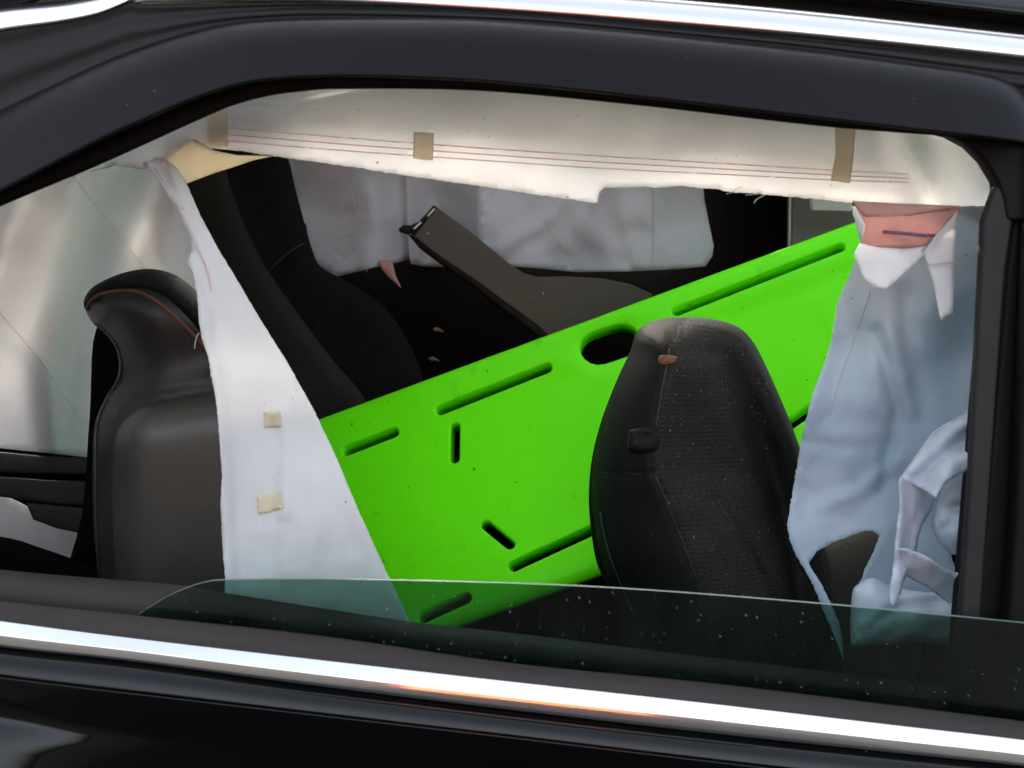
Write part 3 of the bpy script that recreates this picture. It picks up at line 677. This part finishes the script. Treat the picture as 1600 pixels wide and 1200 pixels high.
for q in ([(667, 337), (678, 325), (680, 327), (669, 339)], [(645, 357), (657, 346), (659, 348), (648, 359)]):
    puff("white_clip", q, lambda x, y: tpy(x, y) - 0.006, 0.002, 0.002, 2, M_cream, tp, 2, smooth_edge=False)

# ================================================================== near airbag: upper roll and the long hanging flap
na = empty("curtain_airbag", P(480, 900, 0.13))
tag(na, "white curtain airbag taped along the window top with a long torn flap hanging left", "airbag")
up_o = [(140, 268), (240, 200), (330, 150), (430, 112), (560, 100), (760, 105), (1000, 128), (1290, 160), (1480, 190), (1540, 235), (1580, 310), (1576, 336),
        (1520, 331), (1480, 326), (1420, 322), (1340, 318), (1290, 312), (1215, 306), (1190, 303), (1140, 300), (1120, 295), (1100, 294), (1060, 290), (1030, 293), (1000, 291), (960, 293), (944, 293), (936, 300), (933, 316), (925, 317),
        (800, 298), (640, 275), (530, 258), (430, 244), (380, 236), (330, 232), (300, 216), (290, 228), (262, 250), (225, 264), (180, 258)]
def up_depth(x, y):
    top = float(np.interp(x, [140, 330, 560, 1000, 1290, 1560], [260, 150, 100, 128, 160, 240])); bot = float(np.interp(x, [140, 225, 300, 430, 925, 1060, 1570], [270, 264, 225, 244, 317, 295, 334]))
    t = (y - top) / max(20, bot - top)
    tt = min(1, max(0, t)); e = 0.124 + 0.22 * (1 - tt) ** 2.2 + 0.22 * sstep(1370, 1570, x) + 0.06 * sstep(270, 160, x) - 0.008 * math.sin(math.pi * tt)
    e += 0.016 * nz(x, y * 1.6, 0.006, 11) + 0.006 * nz(x * 1.5, y * .6, 0.014, 12)
    e += 0.012 * gauss(dline(x, y, [(470, 120), (445, 180), (450, 215)]), 26)
    e += 0.034 * gauss(dline(x, y, [(1400, 150), (1415, 240), (1440, 330)]), 26) - 0.026 * gauss(dline(x, y, [(1460, 200), (1480, 330)]), 24)
    ys = 206 + (x - 400) * 0.068
    e += 0.0022 * nz(x, 0, 0.045, 14) * gauss(y - ys - 8, 22) + 0.0012 * gauss(abs(y - ys - 8) - 10, 4) * (x > 320)
    e += 0.012 * gauss(dline(x, y, [(250, 200), (300, 215)]), 16) + 0.008 * nz(x, y, 0.05, 13) * sstep(340, 250, x)
    return e
cloth("upper_roll", up_o, up_depth, M_white, na, 8, fray=1.3)
for dy in (0, 10, 20):
    pts = crom([(325, 197 + dy, 0), (400, 204 + dy, 0), (560, 217 + dy, 0), (760, 232 + dy * .95, 0), (940, 244 + dy * .95, 0), (1120, 255 + dy * .85, 0), (1300, 266 + dy * .75, 0), (1420, 273 + dy * .6, 0)], False, 12)
    tube("stitching", [P(p[0], p[1], up_depth(p[0], p[1]) - 0.0009) for p in pts], 0.00055, M_red, na, 5)
def tape(name, corners, depth, parent, off=0.0022):
    q = resample(corners, 3)
    rr = random.Random(int(corners[0][0])); q = [(p[0] + rr.uniform(-.5, .5), p[1] + rr.uniform(-.5, .5)) for p in q]
    return cloth(name, q, lambda x, y: depth(x, y) - off + 0.0006 * nz(x, y, 0.1, 31), M_tape, parent, 5, 0.0004)
tape("tape", [(322, 172), (357, 168), (356, 231), (335, 229), (322, 226)], up_depth, na)
tape("tape", [(646, 206), (678, 208), (676, 251), (645, 248)], up_depth, na)
tape("tape", [(1304, 180), (1338, 184), (1334, 246), (1328, 286), (1298, 282), (1306, 240)], up_depth, na)
cloth("yellow_strip", [(258, 248), (288, 226), (300, 219), (335, 236), (370, 243), (424, 244), (396, 250), (370, 259), (330, 272), (290, 287), (272, 280)], lambda x, y: 0.118 + 0.010 * math.sin((x - 260) * 0.035) + 0.0005 * (y - 250), M_tape, na, 6)
fl_o = [(222, 254), (255, 246), (276, 262), (290, 284), (312, 335), (340, 388), (372, 440), (400, 488), (426, 530), (450, 568), (470, 604), (490, 640), (508, 678), (526, 716), (545, 762), (562, 802), (582, 846), (602, 890), (625, 938), (648, 990), (670, 1060),
        (350, 1060), (350, 960), (352, 905), (349, 870), (347, 830), (345, 780), (347, 740), (344, 700), (341, 660), (337, 620), (331, 590), (326, 560), (316, 530), (311, 500), (309, 470), (305, 440), (301, 425), (293, 411), (298, 396), (300, 385), (291, 362), (272, 322), (252, 285), (236, 266)]
def fl_depth(x, y):
    lx = float(np.interp(y, [250, 320, 400, 500, 620, 780, 905, 1060], [225, 270, 298, 311, 337, 346, 352, 350]))
    s = x - lx
    e = 0.118 - 0.010 * gauss(s - 4, 12) + 0.00006 * s                      # the left hem rolls forward
    e += 0.010 * gauss(dline(x, y, [(250, 255), (305, 400), (325, 470), (350, 520)]), 9) * sstep(560, 300, y)
    e -= 0.008 * gauss(dline(x, y, [(262, 262), (318, 390), (345, 470)]), 8) * sstep(560, 330, y)
    e += 0.004 * gauss(dline(x, y, [(425, 660), (437, 700), (432, 780), (430, 905)]), 7)
    e -= 0.003 * gauss(dline(x, y, [(440, 640), (450, 700), (446, 800)]), 10)
    e += 0.016 * nz(x, y, 0.006, 21) + 0.0035 * nz(x * 1.4, y * 0.6, 0.025, 22)
    e += 0.02 * sstep(450, 650, x) * sstep(700, 950, y)
    return e
cloth("hanging_flap", fl_o, fl_depth, M_white, na, 7, fray=0.8)
tape("tape", [(412, 643), (438, 642), (439, 667), (413, 669)], fl_depth, na)
tape("tape", [(401, 775), (438, 767), (441, 795), (404, 804)], fl_depth, na)
tube("stitching", [P(p[0], p[1], fl_depth(p[0], p[1]) - 0.001) for p in crom([(240, 262, 0), (268, 305, 0), (300, 370, 0), (322, 420, 0), (330, 455, 0)], False, 8)], 0.0005, M_red, na, 5)
# frayed threads on the torn hem
for q in ([(1135, 303), (1145, 300), (1152, 294), (1160, 292)], [(1178, 318), (1183, 311), (1195, 305)], [(1165, 305), (1180, 303), (1192, 299)], [(311, 520), (306, 530), (304, 545)], [(326, 560), (330, 572), (329, 590)], [(940, 300), (934, 305), (938, 312)]):
    tube("loose_thread", [P(p[0], p[1], 0.117) for p in crom([(*a, 0) for a in q], False, 5)], 0.00045, M_grey_th, na, 4)

# ================================================================== torn airbag at the right pillar
ra = empty("torn_airbag", P(1420, 1000, 0.15))
tag(ra, "torn airbag sheet coloured in bluish shade hanging beside the right window pillar", "airbag")
ra_o = [(1330, 322), (1345, 380), (1338, 402), (1330, 425), (1318, 450), (1308, 476), (1303, 510), (1297, 540), (1284, 580), (1270, 615), (1260, 655), (1252, 690), (1246, 725), (1240, 760), (1234, 795), (1230, 820), (1234, 845), (1240, 860), (1252, 882), (1264, 902), (1275, 925), (1284, 948), (1300, 985), (1318, 1030),
        (1316, 1000), (1310, 970), (1298, 942), (1284, 914), (1270, 892), (1263, 880), (1276, 862), (1300, 848), (1328, 837), (1352, 830), (1364, 830), (1374, 838), (1366, 860), (1354, 884), (1346, 906), (1334, 922), (1331, 960), (1329, 1008), (1350, 1010), (1390, 1005), (1430, 1003), (1490, 1003), (1520, 1010),
        (1530, 905), (1505, 900), (1492, 886), (1486, 868), (1500, 858), (1530, 852), (1560, 700), (1580, 500), (1590, 400), (1590, 322)]
def ra_depth(x, y):
    e = 0.235 - 0.00012 * (x - 1250)
    e += 0.030 * gauss(dline(x, y, [(1310, 420), (1330, 520), (1300, 640), (1260, 760)]), 40) * 0.6
    e -= 0.012 * gauss(dline(x, y, [(1500, 420), (1440, 520), (1330, 610), (1270, 660)]), 50)
    e += 0.020 * gauss(dline(x, y, [(1520, 520), (1440, 620), (1380, 740), (1300, 800)]), 60)
    e += 0.010 * gauss(dline(x, y, [(1420, 460), (1415, 560)]), 22)
    e += 0.010 * gauss(dline(x, y, [(1370, 520), (1400, 640), (1380, 760)]), 10) - 0.008 * gauss(dline(x, y, [(1392, 520), (1424, 640)]), 12)
    e += 0.004 * gauss(dline(x, y, [(1256, 690), (1330, 700), (1400, 690)]), 9) - 0.008 * gauss(dline(x, y, [(1280, 790), (1340, 770), (1400, 720)]), 12)
    e += 0.014 * nz(x, y, 0.008, 41) + 0.004 * nz(x, y, 0.025, 42)
    return e
cloth("torn_sheet", ra_o, ra_depth, M_skyshade, ra, 8, fray=1.6)
M_skyshade_lit = material("airbag_skyshade_lit", (0.60, 0.67, 0.77), 0.65, spec=0.2, var=0.3, var_scale=9, var_col=(0.66, 0.69, 0.73), bump=0.10, bump_scale=220, trans=0.20, crinkle=0.5)  # same nylon, paler towards the window: the stronger light is in the colour
def rag(name, out, depth, mat=None): return cloth(name, out, depth, mat or M_skyshade_lit, ra, 5, 0.0014, True, fray=1.2)
puff("crumpled_bulge", [(1462, 790), (1476, 758), (1505, 738), (1560, 715), (1575, 790), (1545, 866), (1500, 868), (1474, 856), (1456, 822)], 0.170, 0.045, 0.005, 60, M_skyshade_lit, ra, 5, lambda x, y, d: sstep(0, 20, d) * (0.012 * nz(x, y, 0.035, 51) + 0.010 * gauss(dline(x, y, [(1470, 800), (1505, 790), (1550, 800)]), 8)))
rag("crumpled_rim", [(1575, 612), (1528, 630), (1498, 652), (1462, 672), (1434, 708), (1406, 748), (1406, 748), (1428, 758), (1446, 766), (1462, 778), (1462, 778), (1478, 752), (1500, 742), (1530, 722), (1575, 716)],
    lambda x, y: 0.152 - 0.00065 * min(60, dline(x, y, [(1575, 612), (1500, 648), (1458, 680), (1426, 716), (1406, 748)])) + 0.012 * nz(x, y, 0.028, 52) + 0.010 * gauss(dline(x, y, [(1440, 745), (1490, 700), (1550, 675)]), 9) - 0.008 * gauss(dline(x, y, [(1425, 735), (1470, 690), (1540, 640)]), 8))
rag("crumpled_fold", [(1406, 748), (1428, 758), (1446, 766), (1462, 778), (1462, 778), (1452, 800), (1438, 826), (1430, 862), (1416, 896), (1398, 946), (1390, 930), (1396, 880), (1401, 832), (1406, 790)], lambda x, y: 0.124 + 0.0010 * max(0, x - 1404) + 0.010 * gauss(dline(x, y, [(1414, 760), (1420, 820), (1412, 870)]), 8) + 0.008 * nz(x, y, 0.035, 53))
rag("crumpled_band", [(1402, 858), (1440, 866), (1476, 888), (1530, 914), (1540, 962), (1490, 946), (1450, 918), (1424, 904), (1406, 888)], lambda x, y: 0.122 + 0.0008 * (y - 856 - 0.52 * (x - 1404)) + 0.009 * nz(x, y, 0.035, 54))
puff("crumpled_bag", [(1331, 930), (1342, 912), (1366, 902), (1398, 918), (1450, 925), (1530, 935), (1530, 1003), (1420, 1004), (1345, 1010), (1330, 1000)], 0.178, 0.030, 0.005, 45, M_skyshade_lit, ra, 6, lambda x, y, d: sstep(0, 16, d) * (0.012 * nz(x, y, 0.025, 55) + 0.008 * gauss(dline(x, y, [(1350, 990), (1400, 950), (1470, 940)]), 9)))
cloth("inner_layer", [(1332, 314), (1400, 318), (1500, 322), (1494, 340), (1470, 362), (1450, 382), (1420, 388), (1370, 386), (1346, 379), (1352, 350)], lambda x, y: 0.120 - 0.008 * math.sin((y - 314) * 0.045) + 0.004 * nz(x, y, 0.03, 61), M_pink, ra, 6)
cloth("inner_fold", [(1333, 314), (1400, 318), (1502, 322), (1450, 331), (1420, 337), (1385, 342), (1352, 339)], lambda x, y: 0.113 - 0.003 * math.sin((y - 314) * 0.12) + 0.003 * nz(x, y, 0.03, 66), M_pink, ra, 6)
tube("stitching", [P(x, y, 0.111) for x, y in [(1380, 362), (1410, 364), (1440, 367), (1462, 368)]], 0.0016, M_purple, ra, 6)
cloth("torn_corner", [(1334, 398), (1344, 380), (1370, 386), (1410, 389), (1446, 385), (1442, 400), (1420, 420), (1398, 440), (1384, 451), (1366, 449), (1350, 436), (1343, 415)], lambda x, y: 0.112 - 0.012 * sstep(390, 440, y) + 0.004 * nz(x, y, 0.03, 62), M_white, ra, 6)
cloth("torn_strip", [(1496, 330), (1492, 380), (1491, 430), (1488, 490), (1480, 492), (1470, 500), (1466, 480), (1458, 440), (1450, 415), (1443, 395), (1462, 368)], lambda x, y: 0.106 - 0.010 * sstep(380, 490, y) + 0.003 * nz(x, y, 0.03, 63), M_white, ra, 6)
tube("stitching", [P(x, y, 0.0985) for x, y in [(1450, 414), (1470, 412), (1490, 410)]], 0.0006, M_grey_th, ra, 5)
tube("stitching", [P(p[0], p[1], ra_depth(p[0], p[1]) - 0.0012) for p in crom([(1360, 455, 0), (1345, 500, 0), (1330, 545, 0), (1310, 600, 0), (1296, 650, 0)], False, 8)], 0.0006, M_grey_th, ra, 5)

# ================================================================== dry leaves in the dark of the cabin
for i, (x, y, lab) in enumerate(((685, 516, "small dry leaf scrap in the dark behind the board, upper one"), (678, 562, "small brown dry leaf lying just above the green board edge"))):
    q = [(x - 9, y - 3), (x - 2, y - 5), (x + 9, y + 1), (x + 7, y + 4), (x, y + 2), (x - 5, y + 3)]
    o = puff("dry_leaf", q, lambda a, b: 0.98 + 0.0006 * (a - x), 0.003, 0.001, 4, M_leaf, None, 3, smooth_edge=False)
    tag(o, lab, "leaf", "dry leaves in the cabin")

# ================================================================== unseen orange stand-in added behind the camera for the streak in the chrome
ob = empty("orange_standin", (0.35, -5.6, 0))
tag(ob, "unseen orange stand-in mirrored as an orange streak in the lower chrome strip", "stand-in")
M_orange = material("orange_plastic", (0.36, 0.045, 0.006), 0.5, var=0.3, var_scale=6)
prof = [(-.25, 0), (.25, 0), (.25, .12), (.12, .3), (.09, .8), (-.09, .8), (-.12, .3), (-.25, .12)]; prof = [(a, b * 1.25) for a, b in prof]
V = [(x, -5.6 + y, z) for x in (-0.55, 1.25) for y, z in prof]; n = len(prof)
fix_normals(mesh("standin_body", V, [list(range(n)), list(range(2 * n - 1, n - 1, -1))] + [[i, i + n, (i + 1) % n + n, (i + 1) % n] for i in range(n)], M_orange, ob, False))
